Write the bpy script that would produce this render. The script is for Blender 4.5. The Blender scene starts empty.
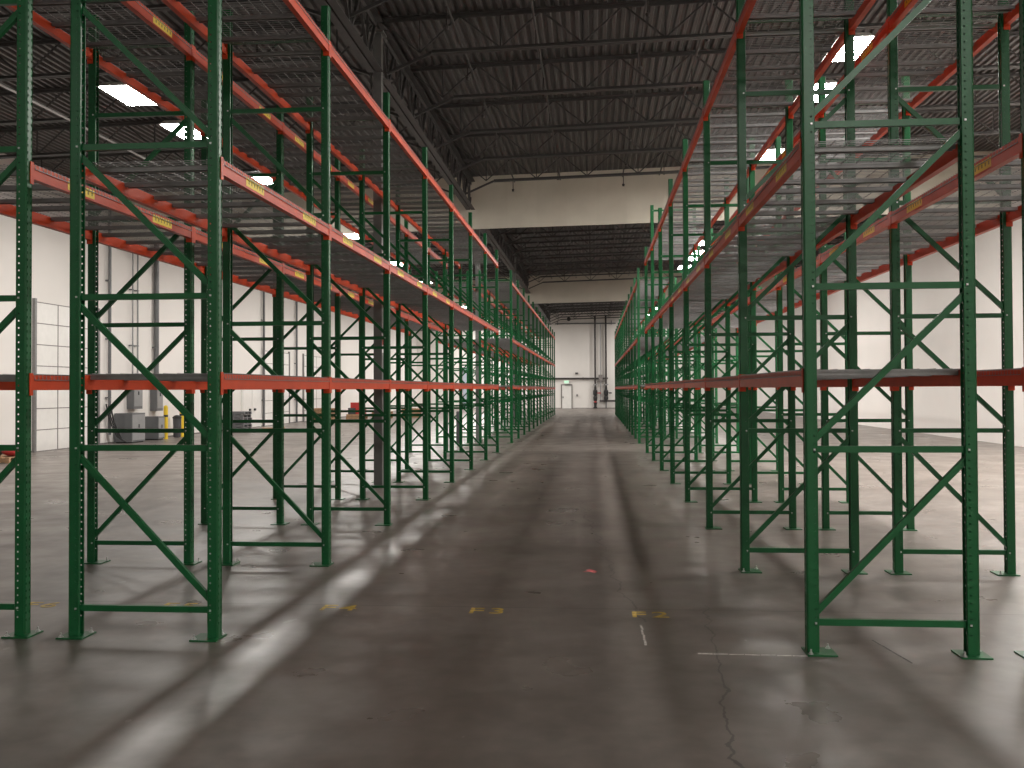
import bpy, bmesh, math, random
from mathutils import Vector, Matrix
random.seed(7)
PI = math.pi
col = bpy.context.scene.collection
sc = bpy.context.scene

# ------------------------------------------------------------------ measured layout (metres)
XA, XC = -2.634, 1.403            # aisle-side upright lines
DEP, FLUE = 1.0, 0.395             # frame depth, gap between back-to-back rows
BAY, GAP = 2.845, 4.59           # bay pitch, width of the cross passage
POST = 0.075
TALL = 5.51
LEVELS = (1.834, 3.342, 5.163)     # tops of the load beams
WL, WR, WB, WF = -15.75, 12.25, 86.3, -10.0
SLOPE = 0.027
def deck_z(x): return 8.52 + SLOPE * (x + .3)

# ------------------------------------------------------------------ materials
def new_mat(name):
    m = bpy.data.materials.new(name); m.use_nodes = True
    nt = m.node_tree
    return m, nt, nt.nodes['Principled BSDF']

def simple(name, rgb, rough=.5, metal=0., var=.12, scale=6., spec=.5, bump=0.):
    """paint or metal with a little procedural mottling"""
    m, nt, b = new_mat(name)
    tc = nt.nodes.new('ShaderNodeTexCoord')
    n = nt.nodes.new('ShaderNodeTexNoise'); n.inputs['Scale'].default_value = scale; n.inputs['Detail'].default_value = 4
    r = nt.nodes.new('ShaderNodeValToRGB')
    r.color_ramp.elements[0].position = .3; r.color_ramp.elements[1].position = .7
    r.color_ramp.elements[0].color = (*[c * (1 - var) for c in rgb], 1)
    r.color_ramp.elements[1].color = (*[min(1, c * (1 + var)) for c in rgb], 1)
    nt.links.new(tc.outputs['Object'], n.inputs['Vector'])
    nt.links.new(n.outputs['Fac'], r.inputs['Fac'])
    nt.links.new(r.outputs['Color'], b.inputs['Base Color'])
    b.inputs['Roughness'].default_value = rough
    b.inputs['Metallic'].default_value = metal
    b.inputs['Specular IOR Level'].default_value = spec
    if bump:
        bp = nt.nodes.new('ShaderNodeBump'); bp.inputs['Strength'].default_value = bump; bp.inputs['Distance'].default_value = .01
        nt.links.new(n.outputs['Fac'], bp.inputs['Height']); nt.links.new(bp.outputs['Normal'], b.inputs['Normal'])
    return m

def emit(name, rgb, s):
    m, nt, b = new_mat(name)
    b.inputs['Base Color'].default_value = (*rgb, 1)
    b.inputs['Emission Color'].default_value = (*rgb, 1)
    b.inputs['Emission Strength'].default_value = s
    return m

M = {}
M['green'] = simple('green_rack_paint', (.006, .094, .028), .34, var=.08, spec=.32)
M['orange'] = simple('orange_beam_paint', (.56, .058, .015), .42, var=.08, spec=.25)
M['galv'] = simple('galvanised_steel', (.235, .23, .228), .45, metal=.35, var=.12, scale=14)
M['bolt'] = simple('zinc_bolt', (.55, .55, .54), .35, metal=.6, var=.05)
M['yellow'] = simple('yellow_sticker', (.85, .62, .03), .5, var=.03)
M['ink'] = simple('dark_ink', (.30, .22, .02), .6, var=.05)
M['roofsteel'] = simple('grey_joist_paint', (.055, .053, .052), .55, var=.12)
M['deck'] = simple('roof_deck_steel', (.085, .080, .079), .5, metal=.1, var=.14, scale=1.2)
M['conduit'] = simple('conduit_metal', (.55, .54, .53), .3, metal=.7, var=.06)
M['column'] = simple('grey_column_paint', (.14, .14, .135), .5, var=.1)
M['curtain'] = simple('off_white_curtain', (.56, .52, .44), .8, var=.05, scale=1.5)
M['white_steel'] = simple('white_enamel', (.80, .79, .76), .45, var=.03)
M['cabinet'] = simple('grey_cabinet_paint', (.13, .133, .137), .45, var=.06)
M['cabinet_light'] = simple('light_grey_cabinet_paint', (.27, .27, .27), .45, var=.06)
M['bollard'] = simple('yellow_bollard_paint', (.80, .55, .03), .45, var=.08)
M['black'] = simple('black_rubber', (.02, .02, .02), .6, var=.1)
M['darkgrey'] = simple('dark_grey_plastic', (.06, .06, .065), .55, var=.1)
M['wood'] = simple('pallet_wood', (.36, .22, .12), .75, var=.25, scale=9)
M['card'] = simple('cardboard_brown', (.42, .28, .16), .8, var=.1)
M['red'] = simple('red_paint', (.42, .03, .03), .45, var=.12)
M['pink'] = simple('pink_wrap', (.62, .16, .18), .6, var=.1)
M['bluegrey'] = simple('blue_grey_paint', (.36, .40, .46), .5, var=.05)
M['pipe'] = simple('dark_pipe_paint', (.045, .038, .036), .5, var=.1)
M['doorwhite'] = simple('white_door_paint', (.78, .76, .73), .5, var=.03)
M['seal'] = simple('grey_door_seal', (.20, .18, .17), .7, var=.1)
M['paintmark'] = simple('worn_yellow_floor_paint', (.50, .34, .06), .6, var=.35, scale=22)
M['pinkmark'] = simple('pink_floor_paint', (.55, .12, .13), .6, var=.2, scale=20)
M['whitemark'] = simple('white_chalk', (.52, .49, .45), .8, var=.3, scale=30)
M['tape'] = simple('dark_tape', (.05, .04, .04), .6, var=.2)
M['lens'] = emit('lit_lamp_lens', (1.0, .965, .91), 190.0)
M['lens_dim'] = emit('lit_dimmed_lamp_lens', (1.0, .965, .91), 105.0)  # output cut to darken the near left floor, not lamp age
M['lens_bright'] = emit('lit_boosted_lamp_lens', (1.0, .965, .91), 270.0)  # output raised to brighten the farther left floor, not lamp age
M['exit_green'] = emit('lit_exit_letters', (.05, .7, .25), 1.2)
M['exit_face'] = emit('lit_exit_face', (.75, .95, .80), .35)

def wall_mat(name, rgb):
    m, nt, b = new_mat(name)
    tc = nt.nodes.new('ShaderNodeTexCoord')
    n = nt.nodes.new('ShaderNodeTexNoise'); n.inputs['Scale'].default_value = .6; n.inputs['Detail'].default_value = 6
    r = nt.nodes.new('ShaderNodeValToRGB')
    r.color_ramp.elements[0].position = .3; r.color_ramp.elements[1].position = .7
    r.color_ramp.elements[0].color = (*[c * .95 for c in rgb], 1); r.color_ramp.elements[1].color = (*rgb, 1)
    nt.links.new(tc.outputs['Object'], n.inputs['Vector']); nt.links.new(n.outputs['Fac'], r.inputs['Fac'])
    nt.links.new(r.outputs['Color'], b.inputs['Base Color'])
    b.inputs['Roughness'].default_value = .75
    return m
M['wall'] = wall_mat('white_wall_paint', (.78, .745, .71))

def floor_mat():
    m, nt, b = new_mat('polished_concrete')
    L = nt.links.new
    tc = nt.nodes.new('ShaderNodeTexCoord')
    def noise(scale, detail=6, stretch=None, dist=0.):
        n = nt.nodes.new('ShaderNodeTexNoise'); n.inputs['Scale'].default_value = scale; n.inputs['Detail'].default_value = detail
        n.inputs['Distortion'].default_value = dist
        if stretch:
            mp = nt.nodes.new('ShaderNodeMapping'); mp.inputs['Scale'].default_value = stretch
            L(tc.outputs['Object'], mp.inputs['Vector']); L(mp.outputs['Vector'], n.inputs['Vector'])
        else:
            L(tc.outputs['Object'], n.inputs['Vector'])
        return n
    def math_(op, a, c, clamp=False):
        n = nt.nodes.new('ShaderNodeMath'); n.operation = op; n.use_clamp = clamp
        for i, v in enumerate((a, c)):
            if isinstance(v, (int, float)): n.inputs[i].default_value = v
            elif v is not None: L(v, n.inputs[i])
        return n.outputs[0]
    def ramp(f, p0, c0, p1, c1):
        r = nt.nodes.new('ShaderNodeValToRGB')
        r.color_ramp.elements[0].position = p0; r.color_ramp.elements[1].position = p1
        r.color_ramp.elements[0].color = (*c0, 1); r.color_ramp.elements[1].color = (*c1, 1)
        L(f, r.inputs['Fac']); return r.outputs['Color']
    def mix(f, a, c, mode='MIX'):
        n = nt.nodes.new('ShaderNodeMix'); n.data_type = 'RGBA'; n.blend_type = mode
        if isinstance(f, float): n.inputs[0].default_value = f
        else: L(f, n.inputs[0])
        L(a, n.inputs[6])
        if isinstance(c, tuple): n.inputs[7].default_value = (*c, 1)
        else: L(c, n.inputs[7])
        return n.outputs[2]
    base = ramp(noise(.55, 7, dist=.6).outputs['Fac'], .30, (.122, .103, .091), .70, (.188, .162, .146))
    fine = ramp(noise(7, 8).outputs['Fac'], .25, (.82, .82, .82), .75, (1.13, 1.12, 1.11))
    streak = ramp(noise(1.2, 6, (2.2, .35, 1)).outputs['Fac'], .3, (.88, .87, .86), .7, (1.08, 1.08, 1.08))
    c = mix(1.0, base, fine, 'MULTIPLY'); c = mix(1.0, c, streak, 'MULTIPLY')
    sep = nt.nodes.new('ShaderNodeSeparateXYZ'); L(tc.outputs['Object'], sep.inputs[0])
    X, Y = sep.outputs['X'], sep.outputs['Y']
    # saw-cut joints: across the hall and along it
    jy = math_('ABSOLUTE', math_('SUBTRACT', math_('PINGPONG', math_('SUBTRACT', Y, 7.72), 2.32), 0.), None)
    jm = math_('LESS_THAN', jy, .010)
    wob = math_('MULTIPLY', math_('SUBTRACT', noise(2.4, 5).outputs['Fac'], .5), .34)
    def crack(a, k, y0, y1, w):
        d = math_('ABSOLUTE', math_('ADD', math_('SUBTRACT', X, math_('ADD', math_('MULTIPLY', Y, k), a)), wob), None)
        on = math_('MULTIPLY', math_('GREATER_THAN', Y, y0), math_('LESS_THAN', Y, y1))
        return math_('MULTIPLY', math_('LESS_THAN', d, w), on)
    cr = math_('MAXIMUM', crack(.86, -.073, 7.3, 15.5, .008), crack(.33, .068, 2.0, 7.9, .008))
    dark = math_('MAXIMUM', math_('MULTIPLY', jm, .6), math_('MULTIPLY', cr, .75), True)
    c = mix(dark, c, (.05, .043, .04))
    # pale scuffs
    sc_ = math_('GREATER_THAN', noise(5.5, 2, (1, .5, 1)).outputs['Fac'], .745)
    c = mix(math_('MULTIPLY', sc_, .18), c, (.5, .47, .44))
    L(c, b.inputs['Base Color'])
    ro = ramp(noise(1.4, 6).outputs['Fac'], .3, (.26,) * 3, .7, (.44,) * 3)
    L(ro, b.inputs['Roughness'])
    b.inputs['Specular IOR Level'].default_value = .36
    bp = nt.nodes.new('ShaderNodeBump'); bp.inputs['Strength'].default_value = .03; bp.inputs['Distance'].default_value = .01
    L(noise(3.5, 5).outputs['Fac'], bp.inputs['Height']); L(bp.outputs['Normal'], b.inputs['Normal'])
    return m
M['floor'] = floor_mat()

# ------------------------------------------------------------------ mesh helper
class MB:
    def __init__(s): s.v, s.f, s.mi = [], [], []
    def quadset(s, vs, fs, mi=0):
        o = len(s.v); s.v += [tuple(p) for p in vs]
        s.f += [tuple(i + o for i in f) for f in fs]; s.mi += [mi] * len(fs); return s
    def box(s, x0, x1, y0, y1, z0, z1, mi=0):
        vs = [(x, y, z) for z in (z0, z1) for y in (y0, y1) for x in (x0, x1)]
        return s.quadset(vs, [(0, 2, 3, 1), (4, 5, 7, 6), (0, 1, 5, 4), (2, 6, 7, 3), (0, 4, 6, 2), (1, 3, 7, 5)], mi)
    def bar(s, p, q, w, h, up=(0, 0, 1), mi=0):
        """rectangular bar from p to q, w across, h along the 'up' side"""
        p, q = Vector(p), Vector(q); d = (q - p).normalized(); u = Vector(up)
        a = d.cross(u); a = a.normalized() if a.length > 1e-6 else Vector((1, 0, 0)); u = a.cross(d).normalized()
        a, u = a * w / 2, u * h / 2
        vs = [e + i * a + j * u for e in (p, q) for i, j in ((-1, -1), (1, -1), (1, 1), (-1, 1))]
        return s.quadset(vs, [(3, 2, 1, 0), (4, 5, 6, 7), (0, 1, 5, 4), (1, 2, 6, 5), (2, 3, 7, 6), (3, 0, 4, 7)], mi)
    def tube(s, pts, r, n=8, mi=0, cap=True):
        pts = [Vector(p) for p in pts]; o = len(s.v)
        for i, p in enumerate(pts):
            d = (pts[min(i + 1, len(pts) - 1)] - pts[max(i - 1, 0)]).normalized()
            a = d.cross(Vector((0, 0, 1)));  a = d.cross(Vector((1, 0, 0))) if a.length < .05 else a
            a.normalize(); b = d.cross(a)
            for k in range(n):
                t = 2 * PI * (k + .5) / n; s.v.append(tuple(p + r * (math.cos(t) * a + math.sin(t) * b)))
        for i in range(len(pts) - 1):
            for k in range(n):
                k2 = (k + 1) % n
                s.f.append((o + i * n + k, o + i * n + k2, o + (i + 1) * n + k2, o + (i + 1) * n + k)); s.mi.append(mi)
        if cap:
            s.f.append(tuple(o + k for k in range(n))); s.mi.append(mi)
            s.f.append(tuple(o + (len(pts) - 1) * n + k for k in reversed(range(n)))); s.mi.append(mi)
        return s
    def lathe(s, prof, n=16, c=(0, 0, 0), mi=0):
        o = len(s.v)
        for r, z in prof:
            for k in range(n):
                t = 2 * PI * k / n; s.v.append((c[0] + r * math.cos(t), c[1] + r * math.sin(t), c[2] + z))
        for i in range(len(prof) - 1):
            for k in range(n):
                k2 = (k + 1) % n
                s.f.append((o + i * n + k, o + i * n + k2, o + (i + 1) * n + k2, o + (i + 1) * n + k)); s.mi.append(mi)
        s.f.append(tuple(o + k for k in reversed(range(n)))); s.mi.append(mi)
        s.f.append(tuple(o + (len(prof) - 1) * n + k for k in range(n))); s.mi.append(mi)
        return s
    def mesh(s, name, *mats, fix=True):
        me = bpy.data.meshes.new(name); me.from_pydata(s.v, [], s.f)
        for m in mats: me.materials.append(M[m])
        if len(mats) > 1: me.polygons.foreach_set('material_index', s.mi)
        if fix:
            bm = bmesh.new(); bm.from_mesh(me); bmesh.ops.recalc_face_normals(bm, faces=bm.faces); bm.to_mesh(me); bm.free()
        me.update(); return me

def link(name, data, parent=None, loc=(0, 0, 0), rz=0.):
    o = bpy.data.objects.new(name, data); col.objects.link(o)
    o.location = loc; o.rotation_euler = (0, 0, rz)
    if parent: o.parent = parent
    return o
def tag(o, label, cat, group=None):
    o['label'] = label; o['category'] = cat; o['kind'] = 'thing'
    if group: o['group'] = group
    return o
def thing(name, label, cat, loc=(0, 0, 0), rz=0., group=None):
    return tag(link(name, None, None, loc, rz), label, cat, group)
def struct(name, me, loc=(0, 0, 0), parent=None):
    o = link(name, me, parent, loc)
    if not parent: o['kind'] = 'structure'
    return o
ORD = 'first second third fourth fifth sixth seventh eighth ninth tenth eleventh twelfth thirteenth fourteenth fifteenth sixteenth seventeenth eighteenth nineteenth twentieth'.split()
def nth(i):
    if i < 20: return ORD[i]
    return ('twenty-' if i < 29 else 'thirty-') + ORD[(i + 1) % 10 - 1] if (i + 1) % 10 else 'thirtieth'

# ------------------------------------------------------------------ the setting
struct('floor', MB().box(WL, WR, WF, WB, -.2, 0).mesh('floor', 'floor'))
def wall_top(x): return deck_z(x) + .03
struct('wall_left', MB().box(WL - .2, WL, WF, WB, -.2, wall_top(WL)).mesh('wall_left', 'wall'))
struct('wall_right', MB().box(WR, WR + .2, WF, WB, -.2, wall_top(WR)).mesh('wall_right', 'wall'))
def end_wall(name, y0, y1):
    b = MB(); a, c = WL - .2, WR + .2
    vs = [(a, y, -.2) for y in (y0, y1)] + [(c, y, -.2) for y in (y0, y1)] + [(c, y, wall_top(c)) for y in (y0, y1)] + [(a, y, wall_top(a)) for y in (y0, y1)]
    b.quadset(vs, [(0, 2, 4, 6), (1, 7, 5, 3), (0, 1, 3, 2), (2, 3, 5, 4), (4, 5, 7, 6), (6, 7, 1, 0)])
    struct(name, b.mesh(name, 'wall'))
end_wall('wall_back', WB, WB + .2)
end_wall('wall_front', WF - .2, WF)
# corrugated roof deck: flutes run the length of the hall
b = MB(); x = WL - .2; pitch = .17; prof = []
while x < WR + .3:
    z = deck_z(x)
    prof += [(x, z), (x + .06, z), (x + .085, z + .055), (x + .145, z + .055)]
    x += pitch
vs = [(px, y, pz) for (px, pz) in prof for y in (WF - .2, WB + .2)]
fs = [(2 * i, 2 * i + 2, 2 * i + 3, 2 * i + 1) for i in range(len(prof) - 1)]
b.quadset(vs, fs)
e0, e1 = prof[0][0], prof[-1][0]
b.quadset([(e0, WF - .2, deck_z(e0) + .07), (e1, WF - .2, deck_z(e1) + .07), (e1, WB + .2, deck_z(e1) + .07), (e0, WB + .2, deck_z(e0) + .07)], [(0, 1, 2, 3)])
struct('ceiling', b.mesh('ceiling', 'deck', fix=False))
# baseboard-like dark floor joint along the walls
struct('baseboard_left', MB().box(WL + .001, WL + .02, WF, WB, .0, .05).mesh('baseboard_left', 'seal'))
struct('baseboard_back', MB().box(WL + .03, WR - .03, WB - .02, WB - .001, .0, .05).mesh('baseboard_back', 'seal'))

# sectional dock doors in the left wall
def dock_door(name, y0, y1, top):
    x = WL
    d = struct(name, MB().box(x + .001, x + .05, y0, y1, 0.0, top).mesh(name, 'doorwhite'))
    g = MB(); n = round(top / .6)
    for k in range(n + 1):
        z = min(top * k / n, top - .01); g.box(x + .05, x + .054, y0, y1, z, z + .025)
    m_ = max(2, round((y1 - y0) / 1.15))
    for k in range(m_ + 1):
        y = y0 + (y1 - y0) * k / m_; g.box(x + .05, x + .056, y - .02, y + .02, 0, top)
    link('door_seam', g.mesh('door_seam', 'seal'), d)
    link('door_track', MB().box(x + .002, x + .09, y0 - .1, y0 - .005, 0, top + .1).mesh('door_track', 'galv'), d)
    link('door_track', MB().box(x + .002, x + .09, y1 + .005, y1 + .1, 0, top + .1).mesh('door_track', 'galv'), d)
dock_door('door_1', 26.4, 29.85, 4.24)
dock_door('door_2', 45.6, 49.4, 3.6)
dock_door('door_3', 52.0, 55.6, 3.6)
# white double door with two dark knobs
d = struct('door_4', MB().box(WL + .001, WL + .06, 42.75, 43.9, .02, 2.15).box(WL + .001, WL + .06, 43.92, 45.1, .02, 2.15).mesh('door_4', 'doorwhite'))
link('door_frame', MB().box(WL + .001, WL + .045, 42.63, 42.74, 0, 2.25).box(WL + .001, WL + .045, 45.11, 45.22, 0, 2.25).box(WL + .001, WL + .045, 42.74, 45.11, 2.16, 2.25).mesh('door_frame', 'white_steel'), d)
for y in (43.55, 44.2): link('door_knob', MB().box(WL + .06, WL + .14, y - .05, y + .05, .78, .88).mesh('door_knob', 'black'), d)
# end wall: personnel door with exit sign
d = struct('door_5', MB().box(-2.82, -2.0, WB - .055, WB - .001, .01, 2.03).mesh('door_5', 'doorwhite'))
link('door_frame', MB().box(-2.92, -2.83, WB - .07, WB - .001, 0, 2.12).box(-1.99, -1.92, WB - .07, WB - .001, 0, 2.12).box(-2.83, -1.99, WB - .07, WB - .001, 2.04, 2.12).mesh('door_frame', 'seal'), d)
link('door_handle', MB().box(-2.78, -2.70, WB - .12, WB - .055, .93, 1.05).mesh('door_handle', 'darkgrey'), d)
link('door_closer', MB().box(-2.55, -2.0, WB - .13, WB - .07, 2.03, 2.11).mesh('door_closer', 'darkgrey'), d)

# ------------------------------------------------------------------ steel: columns, girders, joists
XG = -3.84
COLY = [2.2, 17.25, 32.3, 47.35, 62.4, 77.45]
for i, y in enumerate(COLY):
    s = .075
    if i == 0: continue
    c = struct('column', MB().box(XG - s, XG + s, y - s, y + s, .02, 8.1).mesh('column', 'column'), )
    link('base_plate', MB().box(XG - .14, XG + .14, y - .14, y + .14, 0, .02).mesh('column_base', 'column'), c)
    link('cap_plate', MB().box(XG - .13, XG + .13, y - .16, y + .16, 8.1, 8.13).mesh('column_cap', 'column'), c)
    if i == 1: link('tag_plate', MB().box(XG + s, XG + s + .004, y - .05, y + .05, 2.38, 2.66, 0).box(XG + s + .004, XG + s + .006, y - .05, y + .05, 2.52, 2.62, 1).mesh('tag_plate', 'white_steel', 'red'), c)
tag(thing('post_guard', 'dark grey stub post on the floor at the rack gap, before the second column', 'post', (-4.27, 30.62, 0)), 'dark grey stub post on the floor at the rack gap, before the second column', 'post')
pg = bpy.data.objects['post_guard']
link('shaft', MB().lathe([(.07, .01), (.07, 1.0), (.05, 1.03)], 14).mesh('shaft', 'darkgrey'), pg)
link('base_plate', MB().box(-.12, .12, -.12, .12, 0, .012).mesh('stub_base', 'darkgrey'), pg)

GB, GT = 7.36, 8.26
gspans = [(-9.9, 2.2)] + [(COLY[i], COLY[i + 1]) for i in range(5)] + [(77.45, 86.2)]
for gi, (y0, y1) in enumerate(gspans[1:]):
    t = thing('roof_girder', f'dark steel girder truss over the left racks, {nth(gi)} span from the near end', 'girder', (XG, (y0 + y1) / 2, GB), 0, 'girder trusses on the column line')
    L = (y1 - y0) / 2 - .2
    g = MB()
    for sgn in (-1, 1):
        g.box(min(sgn * .015, sgn * .14), max(sgn * .015, sgn * .14), -L, L, 0, .012)
        g.box(min(sgn * .015, sgn * .027), max(sgn * .015, sgn * .027), -L, L, .012, .12)
    link('bottom_chord', g.mesh('girder_bottom', 'roofsteel'), t)
    g = MB()
    for sgn in (-1, 1):
        g.box(min(sgn * .015, sgn * .14), max(sgn * .015, sgn * .14), -L, L, GT - GB - .012, GT - GB)
        g.box(min(sgn * .015, sgn * .027), max(sgn * .015, sgn * .027), -L, L, GT - GB - .12, GT - GB - .012)
    link('top_chord', g.mesh('girder_top', 'roofsteel'), t)
    n = 12; st = 2 * L / n; g = MB()
    for k in range(n):
        a, c_, m_ = -L + k * st, -L + (k + 1) * st, -L + (k + .5) * st
        g.bar((0, a + .02, GT - GB - .05), (0, m_, .06), .03 + .02, .05); g.bar((0, m_, .06), (0, c_ - .02, GT - GB - .05), .05, .05)
        g.bar((0, m_, .06), (0, m_, GT - GB - .05), .04, .04, (1, 0, 0))
    link('web', g.mesh('girder_web', 'roofsteel'), t)

JS = 2.72; J0 = 17.3
JH = .69
def joist_meshes(x0, x1, inner_end, panel=1.4):
    """local: x from x0 to x1, slope followed; returns bottom, top, web"""
    zb = lambda x: 7.81 + SLOPE * (x + .3)
    zt = lambda x: zb(x) + JH
    top = MB()
    for s in (-1, 1):
        y0, y1 = min(s * .012, s * .075), max(s * .012, s * .075)
        top.bar((x0, (y0 + y1) / 2, zt(x0) - .006), (x1, (y0 + y1) / 2, zt(x1) - .006), y1 - y0, .010)
        top.bar((x0, s * .017, zt(x0) - .04), (x1, s * .017, zt(x1) - .04), .010, .06)
    bx0 = x0 + (.95 if inner_end == 'left' else .5); bx1 = x1 - (.95 if inner_end == 'right' else .5)
    bot = MB()
    for s in (-1, 1):
        bot.bar((bx0, s * .043, zb(bx0)), (bx1, s * .043, zb(bx1)), .062, .010)
        bot.bar((bx0, s * .017, zb(bx0) + .035), (bx1, s * .017, zb(bx1) + .035), .010, .06)
    if inner_end == 'left': bot.bar((bx0, 0, zb(bx0) + .02), (XG + .16, 0, GB + .05), .05, .05)
    if inner_end == 'right': bot.bar((bx1, 0, zb(bx1) + .02), (XG - .16, 0, GB + .05), .05, .05)
    web = MB(); n = max(2, round((x1 - x0) / panel)); st = (x1 - x0) / n
    for k in range(n):
        a, c_, m_ = x0 + k * st, x0 + (k + 1) * st, x0 + (k + .5) * st
        web.bar((a + .02, 0, zt(a) - .05), (m_, 0, zb(m_) + .04), .022, .030); web.bar((m_, 0, zb(m_) + .04), (c_ - .02, 0, zt(c_) - .05), .022, .030)
        web.bar((m_, 0, zb(m_) + .04), (m_, 0, zt(m_) - .05), .022, .026, (1, 0, 0))
    return bot.mesh('joist_bottom', 'roofsteel'), top.mesh('joist_top', 'roofsteel'), web.mesh('joist_web', 'roofsteel')
jr = joist_meshes(XG + .02, WR - .02, 'left')
jl = joist_meshes(WL + .02, XG - .02, 'right')
yj = [J0 + JS * k for k in range(-1, 26)]
yj = [y for y in yj if y < WB - .3]
for side, ms in (('right', jr), ('left', jl)):
    for i, y in enumerate(yj):
        t = thing('roof_joist', (f'dark open-web roof joist above the {"main aisle and right racks" if side == "right" else "left racks and dock side"}, {nth(i)} from the near end'), 'roof joist', (0, y, 0), 0, f'open-web joists of the {side} roof bay')
        for nm, me in zip(('bottom_chord', 'top_chord', 'web'), ms): link(nm, me, t)

# draft curtains hanging across the hall
for i, y in enumerate((30.5, 57.6)):
    lo = lambda x: 6.75 + .018 * (x + 3.84)
    x0, x1 = WL + .05, WR - .05
    b = MB(); N = 60; rows = []
    for k in range(N + 1):
        x = x0 + (x1 - x0) * k / N; dy = .02 * math.sin(k * 1.7) + .015 * math.sin(k * .61)
        rows.append(((x, y + dy, lo(x)), (x, y + dy * .3, deck_z(x) - .02)))
    for off in (0, .03):
        o = len(b.v); b.v += [(p[0], p[1] + off, p[2]) for r in rows for p in r]
        b.f += [(o + 2 * k, o + 2 * k + 2, o + 2 * k + 3, o + 2 * k + 1) for k in range(N)]; b.mi += [0] * N
    n2 = 2 * (N + 1)
    for k in range(N):
        b.f.append((2 * k, 2 * k + 2, n2 + 2 * k + 2, n2 + 2 * k)); b.mi.append(0)
    tag(link('draft_curtain', b.mesh('draft_curtain', 'curtain')), ('wide off-white draft curtain hanging from the roof above the near racks' if i == 0 else 'farther off-white draft curtain hanging from the roof near the back wall'), 'draft curtain', 'draft curtains under the roof')

# sprinkler branch pipes, threaded through the joists
for i, (x, w) in enumerate(((-2.45, 'closest to the girder'), (-1.02, 'second from the girder'), (.92, 'over the middle of the aisle'), (2.05, 'nearest the right racks'))):
    z = 8.28 + SLOPE * x
    t = thing('sprinkler_pipe', f'thin grey sprinkler pipe above the main aisle, {w}', 'pipe', (x, 0, z), 0, 'sprinkler pipes over the aisle')
    link('pipe', MB().tube([(0, 10, 0), (0, 86.1, 0)], .022, 8).mesh('pipe', 'roofsteel'), t)
    hm = MB().tube([(0, 0, -.02), (0, 0, -.34)], .013, 6).lathe([(.02, -.34), (.045, -.36), (.03, -.40), (.035, -.42)], 8).mesh('sprinkler_head', 'pipe')
    for k in range(8): link('sprinkler_head', hm, t, (0, 16.3 + JS * 1 * k + (JS / 2 if i % 2 else 0), 0))
t = tag(link('electrical_conduit', MB().tube([(0, 14, 0), (0, 44, 0)], .022, 8).mesh('electrical_conduit', 'conduit')), 'shiny thin conduit running under the roof on the dock side', 'conduit')
t.location = (-11.0, 0, 7.44)

# high-bay lamps
hous = MB().quadset([(-.33, -.66, .0), (.33, -.66, .0), (.33, .66, .0), (-.33, .66, .0), (-.22, -.60, .09), (.22, -.60, .09), (.22, .60, .09), (-.22, .60, .09)],
                    [(4, 5, 6, 7), (0, 1, 5, 4), (1, 2, 6, 5), (2, 3, 7, 6), (3, 0, 4, 7), (3, 2, 1, 0)]).mesh('lamp_housing', 'white_steel')
lens = MB().quadset([(-.30, -.63, -.006), (.30, -.63, -.006), (.30, .63, -.006), (-.30, .63, -.006)], [(3, 2, 1, 0)]).mesh('lamp_lens', 'lens', fix=False)
lens_dim, lens_bright = lens.copy(), lens.copy()
lens_dim.materials[0] = M['lens_dim']; lens_bright.materials[0] = M['lens_bright']
def hang_mesh(h): return MB().tube([(0, -.4, .085), (0, -.4, h)], .006, 6).tube([(0, .4, .085), (0, .4, h)], .006, 6).mesh('hanger', 'conduit')
for side, x, z, near, ys in (('left', -9.15, 7.56, [-6.0], [18.6, 21.3, 26.35, 36.5, 44.8, 52.6, 62.0, 69.0, 77.0, 82.5]),  # unseen near lamp added to light the left posts
                             ('right', 4.65, 7.90, [-6.4, -3.7, 11.5], [18.25, 20.9, 26.4, 31.4, 42.1, 45.0, 47.1, 50.5, 60.0, 68.0, 76.0, 82.0]),  # unseen near lamps added for light; fourth of the run added behind a post
                             ('wall', 10.9, 8.05, [-3.7, 11.9, 14.5, 17.1, 19.7, 22.3, 24.0], [])):  # whole row added out of view to whiten the right wall
    hg = hang_mesh(deck_z(x) - z - .02)
    over = {'left': 'the dock side', 'right': 'the right racks', 'wall': 'the blank wall strip (added row)'}[side]
    for i, y in enumerate(ys + near[::-1]):
        place = f'{nth(i)} in the main run from the near end' if i < len(ys) else f'{nth(i - len(ys))} added out of view'
        t = thing('high_bay_light', f'lit high-bay lamp over {over}, {place}', 'ceiling light', (x, y, z), 0, f'high-bay lamps over {over}')
        link('housing', hous, t); link('lens', lens if side != 'left' else (lens_dim if y < 25 else lens_bright), t); link('hanger', hg, t)

# ------------------------------------------------------------------ racking
def sheet(mb, org, eu, width, H, holes, z0=.1, pitch=.0508):
    """perforated sheet: u runs along eu from org, z up. holes = list of (u, half width, half height, taper)"""
    us = [0.]
    for u, hw, hh, tp in holes: us += [u - hw, u + hw]
    us.append(width)
    zs = [0.]; n = int((H - .06 - z0) / pitch)
    hh = holes[0][2] if holes else 0
    if holes:
        for k in range(n): zs += [z0 + k * pitch - hh, z0 + k * pitch + hh]
    zs.append(H)
    o = len(mb.v); nu = len(us); org = Vector(org); eu = Vector(eu)
    for j, z in enumerate(zs):
        for i, u in enumerate(us):
            uu = u
            if holes and 0 < i < nu - 1 and 0 < j < len(zs) - 1 and j % 2 == 1:
                h_ = holes[(i - 1) // 2]; uu = h_[0] + (u - h_[0]) * h_[3]
            p = org + eu * uu; mb.v.append((p.x, p.y, z))
    for j in range(len(zs) - 1):
        for i in range(nu - 1):
            if holes and j % 2 == 1 and i % 2 == 1: continue
            a = o + j * nu + i
            mb.f.append((a, a + 1, a + nu + 1, a + nu)); mb.mi.append(0)

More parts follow.
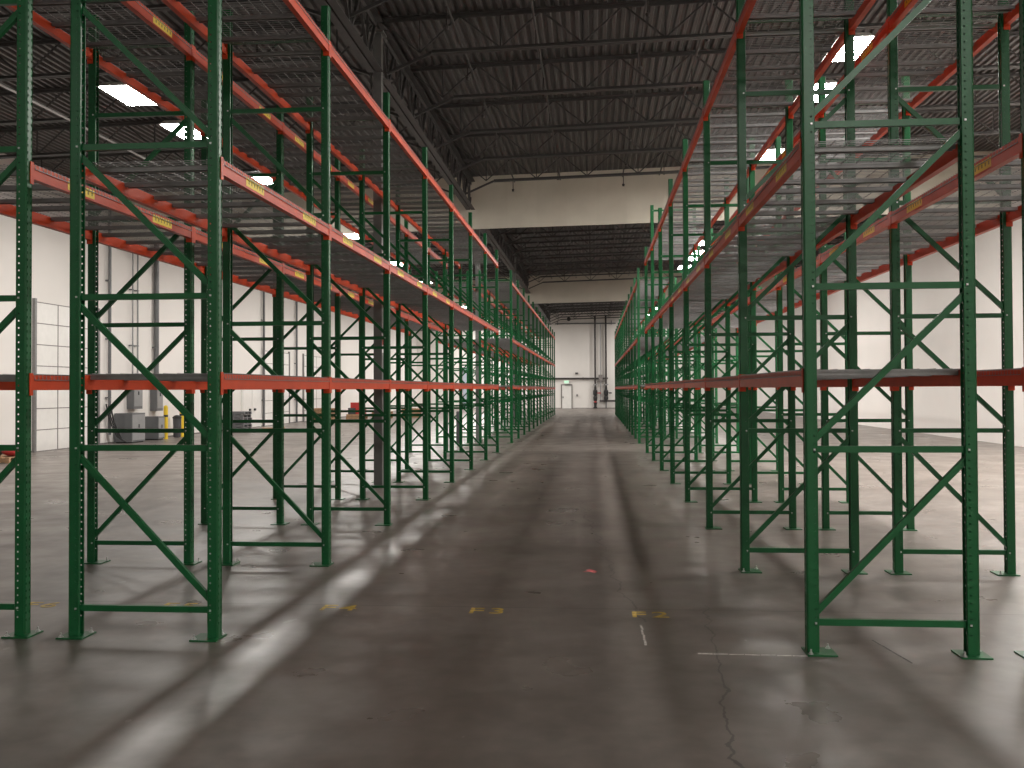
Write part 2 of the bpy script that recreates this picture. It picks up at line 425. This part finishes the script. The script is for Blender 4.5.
def post_mesh(H):
    """open C section: perforated face towards +x, flanges with small holes, two lips"""
    b = MB(); h = POST / 2; c = .008
    k1, k2 = c * (1 - math.cos(PI / 4)), c * (1 - math.sin(PI / 4))
    sheet(b, (h, -h + c, 0), (0, 1, 0), POST - 2 * c, H, [(.018 - c, .006, .010, .6), (POST - .018 - c, .006, .010, .6)])
    for q in (-1, 1):
        sheet(b, (-h, q * h, 0), (1, 0, 0), POST - c, H, [(.022, .0055, .0055, 1)], z0=.125)
        ring = [(h, q * (h - c)), (h - k1, q * (h - k2)), (h - c, q * h)]
        for (xa, ya), (xb, yb) in zip(ring, ring[1:]):
            o = len(b.v); b.v += [(xa, ya, 0), (xb, yb, 0), (xb, yb, H), (xa, ya, H)]; b.f.append((o, o + 1, o + 2, o + 3)); b.mi.append(0)
    sheet(b, (-h, -h, 0), (0, 1, 0), .016, H, []); sheet(b, (-h, h - .016, 0), (0, 1, 0), .016, H, [])
    me = bpy.data.meshes.new('post'); me.from_pydata(b.v, [], b.f)
    bm = bmesh.new(); bm.from_mesh(me)
    bmesh.ops.remove_doubles(bm, verts=bm.verts, dist=1e-5)
    bmesh.ops.recalc_face_normals(bm, faces=bm.faces)
    bmesh.ops.solidify(bm, geom=bm.faces[:], thickness=.0026)
    bmesh.ops.recalc_face_normals(bm, faces=bm.faces)
    bm.to_mesh(me); bm.free(); me.materials.append(M['green']); return me

HZ = [.20, 1.32, 2.38, 3.44, 4.50, 5.20]
def hbrace_mesh():
    b = MB(); L = DEP / 2 - .02
    b.box(-L, L, -.017, .017, -.021, .021)
    for s in (-1, 1):
        for t in (-1, 1): b.box(s * (DEP / 2 - .016) - .006, s * (DEP / 2 - .016) + .006, min(t * .037, t * .046), max(t * .037, t * .046), -.006, .006, 1)
    return b.mesh('horizontal_brace', 'green', 'bolt')
def dbrace_mesh(z0, z1):
    b = MB(); L = DEP / 2 - .02
    return b.bar((L, 0, z0 + .06), (-L, 0, z1 - .06), .034, .040, (0, 0, 1)).mesh('diagonal_brace', 'green')
hb = hbrace_mesh()
dbs = [dbrace_mesh(HZ[k], HZ[k + 1]) for k in range(len(HZ) - 2)]
post_std, post_tall = post_mesh(TALL), post_mesh(6.1)
plate = MB().box(-.095, .095, -.10, .10, 0, .010).mesh('foot_plate', 'green')
bolt_me = MB().lathe([(.018, .010), (.018, .013), (.011, .0131), (.011, .022), (.006, .0221), (.006, .042)], 8).mesh('anchor_bolt', 'bolt')

def ypos(i, y0): return y0 + (BAY * i if i < 8 else BAY * (i - 1) + GAP)
NF = 21
ROWS = {  # name: centre x, y of first frame, side that faces its own aisle
    'A': (XA - DEP / 2, 6.6254, 1, 'left aisle row'),
    'B': (XA - DEP - FLUE - DEP / 2, 6.6254, -1, 'left back row'),
    'C': (XC + DEP / 2, 6.533, -1, 'right aisle row'),
    'D': (XC + DEP + FLUE + DEP / 2, 6.533, 1, 'right back row'),
}
def where(i):
    return f'{nth(i)} from the near end' if i < 8 else f'{nth(i - 8)} past the gap'
for rk, (xc, y0, side, rname) in ROWS.items():
    for i in range(NF):
        tall = rk == 'C' and i == 6
        lab = f'green upright rack frame of the {rname}, {where(i)}' + (', the tallest' if tall else '')
        t = thing('upright_frame', lab, 'rack frame', (xc, ypos(i, y0), 0), 0 if side > 0 else PI, f'upright frames of the {rname}')
        for s in (1, -1):
            p = link('post', post_tall if tall else post_std, t, (s * DEP / 2, 0, .010), 0 if s > 0 else PI)
            fp = link('foot_plate', plate, p, (-.045 if s > 0 else 0, 0, -.010))
            if i < 2:
                for q in (-1, 1): link('anchor_bolt', bolt_me, fp, (q * .07, q * .075, 0))
        zs = HZ + ([5.98] if tall else [])
        for z in zs: link('horizontal_brace', hb, t, (0, 0, z))
        for d in dbs: link('diagonal_brace', d, t)

# load beams
BL = BAY - POST - .009
def beam_mesh(with_conn):
    b = MB(); h = BL / 2
    prof = [(-.025, -.105), (.025, -.105), (.025, 0), (-.005, 0), (-.005, -.04), (-.025, -.04)]
    vs = [(px, y, pz) for y in (-h, h) for px, pz in prof]; n = 6
    fs = [(i, (i + 1) % n, n + (i + 1) % n, n + i) for i in range(n)] + [tuple(range(n)), tuple(range(n, 2 * n))]
    b.quadset(vs, fs)
    if with_conn:
        for s in (-1, 1): conn(b, s)
    return b.mesh('beam', 'orange')
def conn(b, s):
    h = BL / 2
    y0, y1 = sorted((s * (h - .001), s * (h + .041)))
    b.box(.0245, .0295, y0, y1, -.145, .014)                   # plate lying on the post face
    y0, y1 = sorted((s * (h - .005), s * h))
    b.box(-.030, .0245, y0, y1, -.145, .014)                   # return plate on the post side
    return b
beam_plain, beam_full = beam_mesh(False), beam_mesh(True)
conns = {s: conn(MB(), s).mesh('connector', 'orange') for s in (-1, 1)}
stk = MB().box(.0252, .0258, -.20, .20, -.088, -.018, 0)
for k in range(6):
    y = -.15 + k * .06
    stk.box(.0258, .0261, y, y + .022, -.066, -.04, 1)
sticker = stk.mesh('capacity_sticker', 'yellow', 'ink')
LV = ('lowest', 'middle', 'top')
BX = DEP / 2 + .0415 - .025
def bay_y(i, y0): return (ypos(i, y0) + ypos(i + 1, y0)) / 2
def bwhere(i): return f'{nth(i)} bay from near end' if i < 7 else f'{nth(i - 8)} bay past the gap'
bays = [i for i in range(NF - 1) if i != 7]
far_beams = MB(); far_decks = []

def copy_into(mb, me, loc, rz):
    mt = Matrix.Translation(loc) @ Matrix.Rotation(rz, 4, 'Z')
    o = len(mb.v); mb.v += [tuple(mt @ v.co) for v in me.vertices]
    mb.f += [tuple(i + o for i in p.vertices) for p in me.polygons]; mb.mi += [p.material_index for p in me.polygons]

# wire decks
DL = (BAY - POST) / 2 - .018
def wires(b, fine=True):
    xo = DEP / 2 + .0415
    n = 27 if fine else 13
    for k in range(n + 1):
        y = -DL / 2 + .01 + (DL - .02) * k / n
        b.tube([(-xo - .006, y, -.036), (-xo - .006, y, .0036), (xo + .006, y, .0036), (xo + .006, y, -.036)], .003, 4, cap=False)
    m_ = 10
    for k in range(m_ + 1):
        x = -xo + .02 + (2 * xo - .04) * k / m_
        b.tube([(x, -DL / 2, .0075), (x, DL / 2, .0075)], .003, 4, cap=False)
    for s in (-1, 1):
        b.tube([(s * (xo + .009), -DL / 2 + .005, -.034), (s * (xo + .009), DL / 2 - .005, -.034)], .003, 4, cap=False)
    return b
def chan(b, y):
    xo = DEP / 2 + .004
    b.box(-xo, xo, y - .032, y + .032, -.004, -.0015); b.box(-xo, xo, y - .032, y - .0295, -.034, -.004); b.box(-xo, xo, y + .0295, y + .032, -.034, -.004)
    b.box(-xo, xo, y - .0295, y - .018, -.034, -.0315); b.box(-xo, xo, y + .018, y + .0295, -.034, -.0315)
    return b
CH = (-DL / 2 + .17, 0., DL / 2 - .17)
wire_me = wires(MB()).mesh('wire_mesh', 'galv')
chan_me = chan(MB(), 0).mesh('support_channel', 'galv')
deck_full = wires(MB())
for y in CH: chan(deck_full, y)
deck_full = deck_full.mesh('wire_deck', 'galv')
deck_far = wires(MB(), False)
for y in CH: chan(deck_far, y)
deck_far = deck_far.mesh('wire_deck_far', 'galv')

massed_beams, massed_decks = MB(), MB()
for rk, (xc, y0, side, rname) in ROWS.items():
    for i in bays:
        massed = (i > 7 and rk in 'BD') or i == NF - 2
        yb = bay_y(i, y0)
        for li, z in enumerate(LEVELS):
            for s in (1, -1):
                face = 'aisle face' if s == side else 'rear face'
                rz = 0 if s > 0 else PI
                loc = (xc + s * BX, yb, z)
                if massed:
                    copy_into(massed_beams, beam_full, Vector(loc), rz); continue
                lab = f'orange load beam, {rname}, {face}, {LV[li]} level, {bwhere(i)}'
                grp = f'load beams of the {rname}'
                if i < 4:
                    t = thing('load_beam', lab, 'rack beam', loc, rz, grp)
                    link('beam', beam_plain, t)
                    for q in (-1, 1): link('connector', conns[q], t)
                    if li == 1 or (li == 2 and rk in 'BD'):
                        for q in (-1, 1): link('capacity_sticker', sticker, t, (0, q * .72, 0))
                else:
                    tag(link('load_beam', beam_full, None, loc, rz), lab, 'rack beam', grp)
            for h, hn in ((-1, 'nearer half'), (1, 'farther half')):
                loc = (xc, yb + h * (DL / 2 + .004), z)
                if massed:
                    copy_into(massed_decks, deck_far, Vector(loc), 0); continue
                lab = f'grey wire deck, {rname}, {LV[li]} level, {bwhere(i)}, {hn}'
                grp = f'wire decks of the {rname}'
                if i < 6:
                    t = thing('wire_deck', lab, 'wire deck', loc, 0, grp)
                    link('wire_mesh', wire_me, t)
                    for y in CH: link('support_channel', chan_me, t, (0, y, 0))
                else:
                    tag(link('wire_deck', deck_full, None, loc), lab, 'wire deck', grp)
o = tag(link('load_beam_mass', massed_beams.mesh('load_beam_mass', 'orange', fix=False)), 'orange load beams of the distant back rows beyond the gap', 'rack beam'); o['kind'] = 'stuff'
o = tag(link('wire_deck_mass', massed_decks.mesh('wire_deck_mass', 'galv', fix=False)), 'grey wire decks of the distant back rows beyond the gap', 'wire deck'); o['kind'] = 'stuff'

# ------------------------------------------------------------------ things along the dock-side wall
def cabinet(name, label, cat, x0, x1, y0, y1, z0, z1, m, door_face='x', group=None):
    t = thing(name, label, cat, ((x0 + x1) / 2, (y0 + y1) / 2, z0), 0, group)
    w, d, h = (x1 - x0) / 2, (y1 - y0) / 2, z1 - z0
    link('body', MB().box(-w, w, -d, d, .04 if z0 == 0 else 0, h).mesh('cabinet_body', m), t)
    link('door', MB().box(w, w + .012, -d + .03, d - .03, .09, h - .05).mesh('cabinet_door', 'cabinet_light'), t)
    link('handle', MB().box(w + .012, w + .035, -.02, .02, h * .5, h * .5 + .12).mesh('cabinet_handle', 'darkgrey'), t)
    if z0 == 0: link('plinth', MB().box(-w + .04, w - .04, -d + .04, d - .04, 0, .04).mesh('cabinet_plinth', 'black'), t)
    return t
cabinet('charger_cabinet', 'squat grey electrical cabinet on the floor by the conduits, nearer of two', 'electrical cabinet', -15.70, -15.1, 30.95, 31.9, 0, .98, 'cabinet', group='grey cabinets by the wall')
cabinet('charger_cabinet', 'squat grey electrical cabinet on the floor beside the yellow bollard, farther of two', 'electrical cabinet', -15.70, -15.1, 32.9, 33.4, 0, .82, 'cabinet', group='grey cabinets by the wall')
cabinet('wall_mounted_breaker_box', 'tall grey breaker box on the wall above the nearer squat cabinet', 'breaker box', -15.749, -15.5, 31.9, 32.55, 1.1, 2.05, 'cabinet', group='grey wall panels')
cabinet('wall_mounted_breaker_box', 'tall grey breaker box on the wall above the farther squat cabinet', 'breaker box', -15.749, -15.5, 33.65, 34.15, 1.0, 2.05, 'cabinet', group='grey wall panels')
for lab, y, r, z0 in (('thin conduit up the dock-side wall left of the cabinets', 30.5, .05, 0.3), ('narrow conduit up the wall above the nearer cabinet', 32.08, .025, 2.06),
                      ('pair-mate conduit up the wall just past the narrow one', 32.45, .03, 2.06), ('thick grey conduit up the wall above the farther cabinet', 33.9, .09, 2.06),
                      ('dark thin conduit down the wall beside the white double door', 45.35, .06, .05), ('dark conduit down the wall between two dock doors', 50.5, .06, .02)):
    t = thing('wall_mounted_conduit', lab, 'conduit', (WL + .12, y, z0), 0, 'conduits on the dock-side wall')
    link('pipe', MB().tube([(0, 0, 0), (0, 0, 7.6 - z0)], r, 10).mesh('wall_conduit_pipe', 'cabinet' if r > .045 else 'cabinet_light'), t)
    cm = MB().box(-.115, .02, -r - .03, r + .03, -.02, .02).mesh('clamp', 'cabinet')
    for k in range(3): link('clamp', cm, t, (0, 0, 1.2 + 1.9 * k))
pts = [(WL + .1, 30.32, 1.3), (WL + .16, 30.33, .95), (WL + .26, 30.38, .6), (WL + .38, 30.48, .25), (WL + .5, 30.62, .12)]
b = MB()
for k in range(3): b.tube([(p[0] + k * .05, p[1] + k * .06, max(.03, p[2] - k * .05)) for p in pts], .025, 8)
tag(link('power_cable', b.mesh('power_cable', 'black')), 'black cable bundle drooping from the thin conduit to the nearer cabinet', 'cable')
def bollard(loc, lab):
    t = thing('bollard', lab, 'bollard', loc, 0, 'yellow bollards by the cabinets')
    link('shaft', MB().lathe([(.075, 0), (.075, 1.12), (.06, 1.17), (.03, 1.195)], 16).mesh('bollard_shaft', 'bollard'), t)
    link('mark', MB().lathe([(.0765, .78), (.0765, .86)], 16).mesh('bollard_mark', 'black'), t)
bollard((-15.2, 33.72, 0), 'yellow steel bollard standing beside the farther squat cabinet')
bollard((-15.3, 35.3, 0), 'yellow steel bollard standing behind the dark bin')
t = thing('waste_bin', 'dark grey bin with lid between the two yellow bollards', 'bin', (-15.3, 34.9, 0))
link('body', MB().lathe([(.10, 0), (.13, .02), (.15, .68), (.155, .70)], 14).mesh('bin_body', 'darkgrey'), t)
link('lid', MB().lathe([(.165, .70), (.165, .74), (.10, .80), (.03, .82)], 14).mesh('bin_lid', 'black'), t)
def pallet_mesh(w, d, h, m):
    b = MB()
    for k in range(7):
        x = -w / 2 + (w - .09) * k / 6; b.box(x, x + .09, -d / 2, d / 2, h - .02, h)
    for k in range(3):
        y = -d / 2 + (d - .09) * k / 2; b.box(-w / 2, w / 2, y, y + .09, .02, h - .02)
    for k in (0, 3, 6):
        x = -w / 2 + (w - .09) * k / 6; b.box(x, x + .09, -d / 2, d / 2, 0, .02)
    return b.mesh('pallet', m)
gp = pallet_mesh(.8, 1.0, .135, 'cabinet')
for k in range(6):
    pos = 'bottom' if k == 0 else ('topmost' if k == 5 else f'{nth(k)} up')
    tag(link('plastic_pallet', gp, None, (-15.2 + .03 * (k % 2), 40.8 + .02 * (k % 3), .136 * k), .04 * ((k % 3) - 1)), f'grey flat pallet in the stack beside the white double door, {pos}', 'pallet', 'grey pallets stacked by the double door')
tag(link('cardboard_sheet', MB().box(-.5, .5, -.7, .7, .001, .02).bar((-.5, 0, .02), (.5, 0, .05), .3, .012).mesh('cardboard_sheet', 'card'), None, (-14.3, 42.8, 0), .3), 'brown cardboard sheet lying on the floor before the double door', 'cardboard')
wp = pallet_mesh(1.05, 1.1, .14, 'wood')
for (x, y, n, lab) in ((-14.9, 53.2, 5, 'in the pallet stack nearest the double door'), (-14.0, 57.0, 2, 'under the red cartons'), (-12.6, 57.6, 3, 'in the low stack behind the red cartons'), (-11.2, 59.5, 4, 'in the farthest pallet stack')):
    for k in range(n):
        pos = 'bottom one' if k == 0 else ('top one' if k == n - 1 else f'{nth(k)} one up')
        tag(link('wooden_pallet', wp, None, (x, y, .143 * k), .05 * (k % 2)), f'wooden pallet {lab}, {pos}', 'pallet', 'wooden pallets along the dock wall')
def carton(loc, w, d, h, m, lab):
    t = thing('carton', lab, 'carton', loc, 0, 'red cartons on the pallets')
    link('box', MB().box(-w / 2, w / 2, -d / 2, d / 2, 0, h).mesh('carton_box', m), t)
    link('tape', MB().box(-w / 2 - .002, w / 2 + .002, -.03, .03, h * .6, h + .003).mesh('carton_tape', 'pink' if m == 'red' else 'red'), t)
carton((-14.25, 57.0, .288), .42, .6, .36, 'darkgrey', 'dark carton on the wooden pallets, beside the red one')
carton((-13.75, 57.0, .288), .5, .6, .36, 'red', 'red carton on the wooden pallets beside the dark one')
carton((-14.0, 57.0, .652), .62, .6, .32, 'red', 'red carton stacked on top of the other two')
tag(link('wooden_pallet', wp, None, (-14.5, 22.8, 0), .1), 'wooden pallet on the floor nearest the dock door, under the dark sacks', 'pallet', 'wooden pallets along the dock wall')
def sack(loc, m, lab):
    bm = bmesh.new(); bmesh.ops.create_icosphere(bm, subdivisions=3, radius=1)
    for v in bm.verts:
        v.co.x *= .24 * (1 + .1 * math.sin(v.co.y * 5)); v.co.y *= .3; v.co.z = v.co.z * .13 * (1 + .12 * math.sin(v.co.x * 9)) + .12
        v.co.z = max(v.co.z, 0)
    me = bpy.data.meshes.new('sack'); bm.to_mesh(me); bm.free(); me.materials.append(M[m])
    for p in me.polygons: p.use_smooth = True
    tag(link('sack', me, None, loc, .4), lab, 'sack', 'sacks on the nearest pallet')
sack((-14.65, 22.8, .141), 'darkgrey', 'dark sack on the pallet nearest the dock door')
sack((-14.15, 22.8, .141), 'red', 'dark red sack on the pallet nearest the dock door')
t = thing('wall_locker', 'tall blue-grey locker on the back wall, seen through the left racks', 'locker', (-11.25, 86.05, .0))
link('body', MB().box(-.32, .32, -.22, .22, 0.02, 3.7).mesh('locker_body', 'bluegrey'), t)
link('door', MB().box(-.29, .29, -.235, -.22, .08, 3.6).mesh('locker_door', 'bluegrey'), t)
link('handle', MB().box(.2, .23, -.26, -.235, 1.1, 1.3).mesh('locker_handle', 'darkgrey'), t)

# ------------------------------------------------------------------ back wall services
def pipe_thing(name, label, cat, parts, group=None):
    t = thing(name, label, cat, (0, 0, 0), 0, group)
    for nm, me in parts: link(nm, me, t)
    return t
YP = WB - .3
def riser(x, label, red_low):
    parts = [('pipe', MB().tube([(x, YP, 1.9), (x, YP, 8.1)], .085, 12).mesh('riser_pipe', 'pipe')),
             ('flange', MB().tube([(x, YP, 2.02), (x, YP, 2.14)], .19, 14).mesh('riser_flange', 'cabinet_light')),
             ('valve', MB().lathe([(.10, .62), (.15, .68), (.19, .95), (.13, 1.1), (.19, 1.25), (.19, 1.55), (.12, 1.62), (.10, 1.9)], 14, (x, YP, 0)).mesh('riser_valve', 'black')),
             ('handwheel', MB().tube([(x + .12, YP - .12, 1.35), (x + .38, YP - .12, 1.35)], .03, 8).lathe([(.13, 1.30), (.13, 1.40)], 12, (x + .36, YP - .12, 0)).mesh('handwheel', 'red' if red_low else 'black'))]
    if red_low:
        parts += [('spool', MB().tube([(x, YP, .52), (x, YP, .75)], .12, 12).mesh('spool', 'red')),
                  ('foot', MB().lathe([(.17, 0), (.17, .1), (.12, .14), (.12, .42), (.17, .46), (.17, .52)], 14, (x, YP, 0)).mesh('riser_foot', 'black'))]
    else:
        parts += [('outlet', MB().tube([(x - .55, YP, .66), (x + .8, YP, .66)], .085, 12).tube([(x, YP, .60), (x, YP, .80)], .1, 10).mesh('outlet', 'pipe')),
                  ('stand', MB().tube([(x, YP, 0), (x, YP, .60)], .05, 10).mesh('riser_stand', 'cabinet'))]
    return pipe_thing('fire_riser', label, 'fire riser', parts, 'fire risers on the back wall')
riser(.09, 'dark vertical fire riser on the back wall with a red fitting near its foot', True)
riser(1.03, 'dark vertical fire riser on the back wall nearest the right racks', False)
pipe_thing('drain_pipe', 'thin grey pipe between the two fire risers', 'pipe', [('pipe', MB().tube([(.56, YP + .02, .76), (.56, YP + .02, 7.35)], .045, 10).mesh('drain', 'cabinet_light')), ('tee', MB().tube([(.25, YP + .02, 2.35), (.87, YP + .02, 2.35)], .06, 10).box(.38, .74, YP - .06, YP + .07, 2.42, 2.95).mesh('tee', 'seal'))])
pipe_thing('supply_pipe', 'dark horizontal pipe along the back wall above the door', 'pipe', [('pipe', MB().tube([(-6.5, YP + .16, 2.63), (1.2, YP + .16, 2.63)], .075, 12).mesh('supply', 'pipe')), ('hanger', MB().box(-3.9, -3.84, YP + .1, YP + .29, 2.5, 2.76).box(-1.0, -.94, YP + .1, YP + .29, 2.5, 2.76).mesh('supply_hanger', 'seal'))])
pipe_thing('header_pipe', 'grey horizontal pipe high on the back wall under the roof', 'pipe', [('pipe', MB().tube([(-3.4, YP + .18, 7.45), (1.9, YP + .18, 7.45)], .05, 10).mesh('header', 'cabinet')), ('hanger', MB().box(-3.2, -3.15, YP + .12, YP + .29, 7.35, 7.7).box(1.5, 1.55, YP + .12, YP + .29, 7.35, 7.7).mesh('header_hanger', 'cabinet'))])
t = thing('alarm_bell', 'dark alarm bell high on the back wall under the roof', 'bell', (-2.2, WB - .12, 7.85))
link('gong', MB().tube([(0, 0, 0), (0, -.09, 0)], .17, 16).tube([(0, -.09, 0), (0, -.13, 0)], .1, 14).mesh('gong', 'black'), t)
link('backplate', MB().box(-.1, .1, 0, .115, -.1, .1).mesh('backplate', 'darkgrey'), t)
t = thing('wall_mounted_box', 'small dark fixture on the back wall above the horizontal pipe', 'wall fixture', (-1.53, WB - .08, 3.08), 0, 'small fixtures on the back wall')
link('box', MB().box(-.13, .13, -.06, .075, -.08, .08).mesh('fixture', 'seal'), t); link('lid', MB().box(-.1, .1, -.075, -.06, -.05, .05).mesh('fixture_lid', 'darkgrey'), t)
t = thing('wall_mounted_box', 'small grey box on the back wall below the horizontal pipe', 'wall fixture', (-1.5, WB - .08, 1.15), 0, 'small fixtures on the back wall')
link('box', MB().box(-.07, .07, -.05, .075, -.09, .09).mesh('fixture_small', 'cabinet_light'), t); link('lid', MB().box(-.05, .05, -.06, -.05, -.06, .06).mesh('fixture_small_lid', 'seal'), t)
t = thing('exit_sign', 'lit green and white exit sign above the back wall door', 'exit sign', (-2.42, WB - .09, 2.32))
link('housing', MB().box(-.21, .21, -.03, .08, -.13, .14).mesh('exit_housing', 'white_steel'), t)
link('face', MB().box(-.195, .195, -.036, -.03, -.115, .125).mesh('exit_face', 'exit_face'), t)
def text_obj(name, s, size, m, parent=None, loc=(0, 0, 0), rot=(0, 0, 0), ext=.002, sx=1.):
    cu = bpy.data.curves.new(name, 'FONT'); cu.body = s; cu.size = size; cu.extrude = ext
    cu.align_x = 'CENTER'; cu.align_y = 'CENTER'; cu.materials.append(M[m])
    cu.offset = .0015 if name == 'floor_marking' else 0
    if name == 'floor_marking': cu.space_character = 1.2
    tmp = bpy.data.objects.new(name + '_curve', cu); col.objects.link(tmp)
    dg = bpy.context.evaluated_depsgraph_get(); dg.update()
    me = bpy.data.meshes.new_from_object(tmp.evaluated_get(dg)); bpy.data.objects.remove(tmp); bpy.data.curves.remove(cu)
    o = bpy.data.objects.new(name, me); col.objects.link(o); o.location = loc; o.rotation_euler = rot; o.scale = (sx, 1, 1)
    if parent: o.parent = parent
    return o
text_obj('lettering', 'EXIT', .17, 'exit_green', t, (0, -.038, .005), (PI / 2, 0, 0))

# ------------------------------------------------------------------ marks on the floor
def stencil(s, x, y, lab, w=1.08):
    o = text_obj('floor_marking', s, .26, 'paintmark', None, (x, y, .0012), (0, 0, 0), .0008, w)
    tag(o, lab, 'floor marking', 'stencilled bay numbers on the floor')
stencil('F6', -4.45, 7.56, 'faded yellow F6 on the floor behind the far-left rack foot')
stencil('F5', -3.32, 7.60, 'faded yellow F5 on the floor under the first left frame')
stencil('F4', -2.02, 7.61, 'yellow F4 stencilled on the floor beside the left racks')
stencil('F3', -.84, 7.58, 'yellow F3 stencilled on the floor in the middle of the aisle')
stencil('F2', .41, 7.53, 'yellow worn F2 stencilled on the floor toward the right racks')
b = MB(); pr = [(.06, -.02), (.03, .05), (-.01, .10), (-.05, .06), (-.03, .01), (-.08, -.03), (-.01, -.03), (.04, -.09)]
b.quadset([(x, y, .001) for x, y in pr] + [(x, y, .002) for x, y in pr], [tuple(range(8)), tuple(range(8, 16))] + [(i, (i + 1) % 8, 8 + (i + 1) % 8, 8 + i) for i in range(8)])
tag(link('paint_splash', b.mesh('paint_splash', 'pinkmark'), None, (-.04, 9.29, 0)), 'small pink paint splash on the aisle floor', 'floor marking')
def strip(name, x0, y0, x1, y1, w, m, lab, seg=7):
    b = MB(); d = Vector((x1 - x0, y1 - y0, 0)); nrm = Vector((-d.y, d.x, 0)).normalized()
    for k in range(seg):
        a, c_ = k / seg, (k + .93) / seg
        p = Vector((x0, y0, .0015)) + d * a + nrm * random.uniform(-w, w) * .3; q = Vector((x0, y0, .0015)) + d * c_ + nrm * random.uniform(-w, w) * .3
        b.bar(p, q, w * random.uniform(.6, 1.1), .001)
    tag(link(name, b.mesh(name, m)), lab, 'floor marking')
strip('chalk_line', .66, 6.46, 1.36, 6.44, .022, 'whitemark', 'white scuffed line on the floor before the first right frame')
strip('chalk_line', .33, 7.2, .335, 6.63, .018, 'whitemark', 'short white scratch on the floor below the worn F2', 4)
strip('tape_strip', 1.88, 6.88, 1.965, 6.31, .016, 'tape', 'dark diagonal strip on the floor inside the first right frame', 4)

# ------------------------------------------------------------------ camera, world, view
f, yaw, pitch, roll, H = 979.3667, .0837, .0165, -.0043, 1.72
c, s = math.cos(yaw), math.sin(yaw); cp, sp = math.cos(pitch), math.sin(pitch); cr, sr = math.cos(roll), math.sin(roll)
R0 = Vector((c, s, 0)); F = Vector((-s * cp, c * cp, sp)); D0 = -Vector((s * sp, -c * sp, cp))
R = cr * R0 - sr * D0; Dn = sr * R0 + cr * D0; U = -Dn; B = -F
cd = bpy.data.cameras.new('camera'); cd.sensor_width = 36; cd.lens = f / 1024 * 36; cd.shift_y = -11.034 / 1024; cd.clip_end = 300; cd.clip_start = .05
cam = bpy.data.objects.new('camera', cd); col.objects.link(cam)
cam.matrix_world = Matrix(((R.x, U.x, B.x, 0), (R.y, U.y, B.y, 0), (R.z, U.z, B.z, H), (0, 0, 0, 1)))
sc.camera = cam
w = bpy.data.worlds.new('world'); sc.world = w; w.use_nodes = True
w.node_tree.nodes['Background'].inputs[0].default_value = (.02, .02, .02, 1)
sc.view_settings.view_transform = 'Standard'; sc.view_settings.look = 'None'
sc.view_settings.gamma = 1.0; sc.view_settings.use_curve_mapping = False
sc.view_settings.exposure = 0.0
sc.cycles.use_denoising = True
sc.cycles.max_bounces = 8; sc.cycles.diffuse_bounces = 5; sc.cycles.glossy_bounces = 4
sc.cycles.sample_clamp_indirect = 6.0
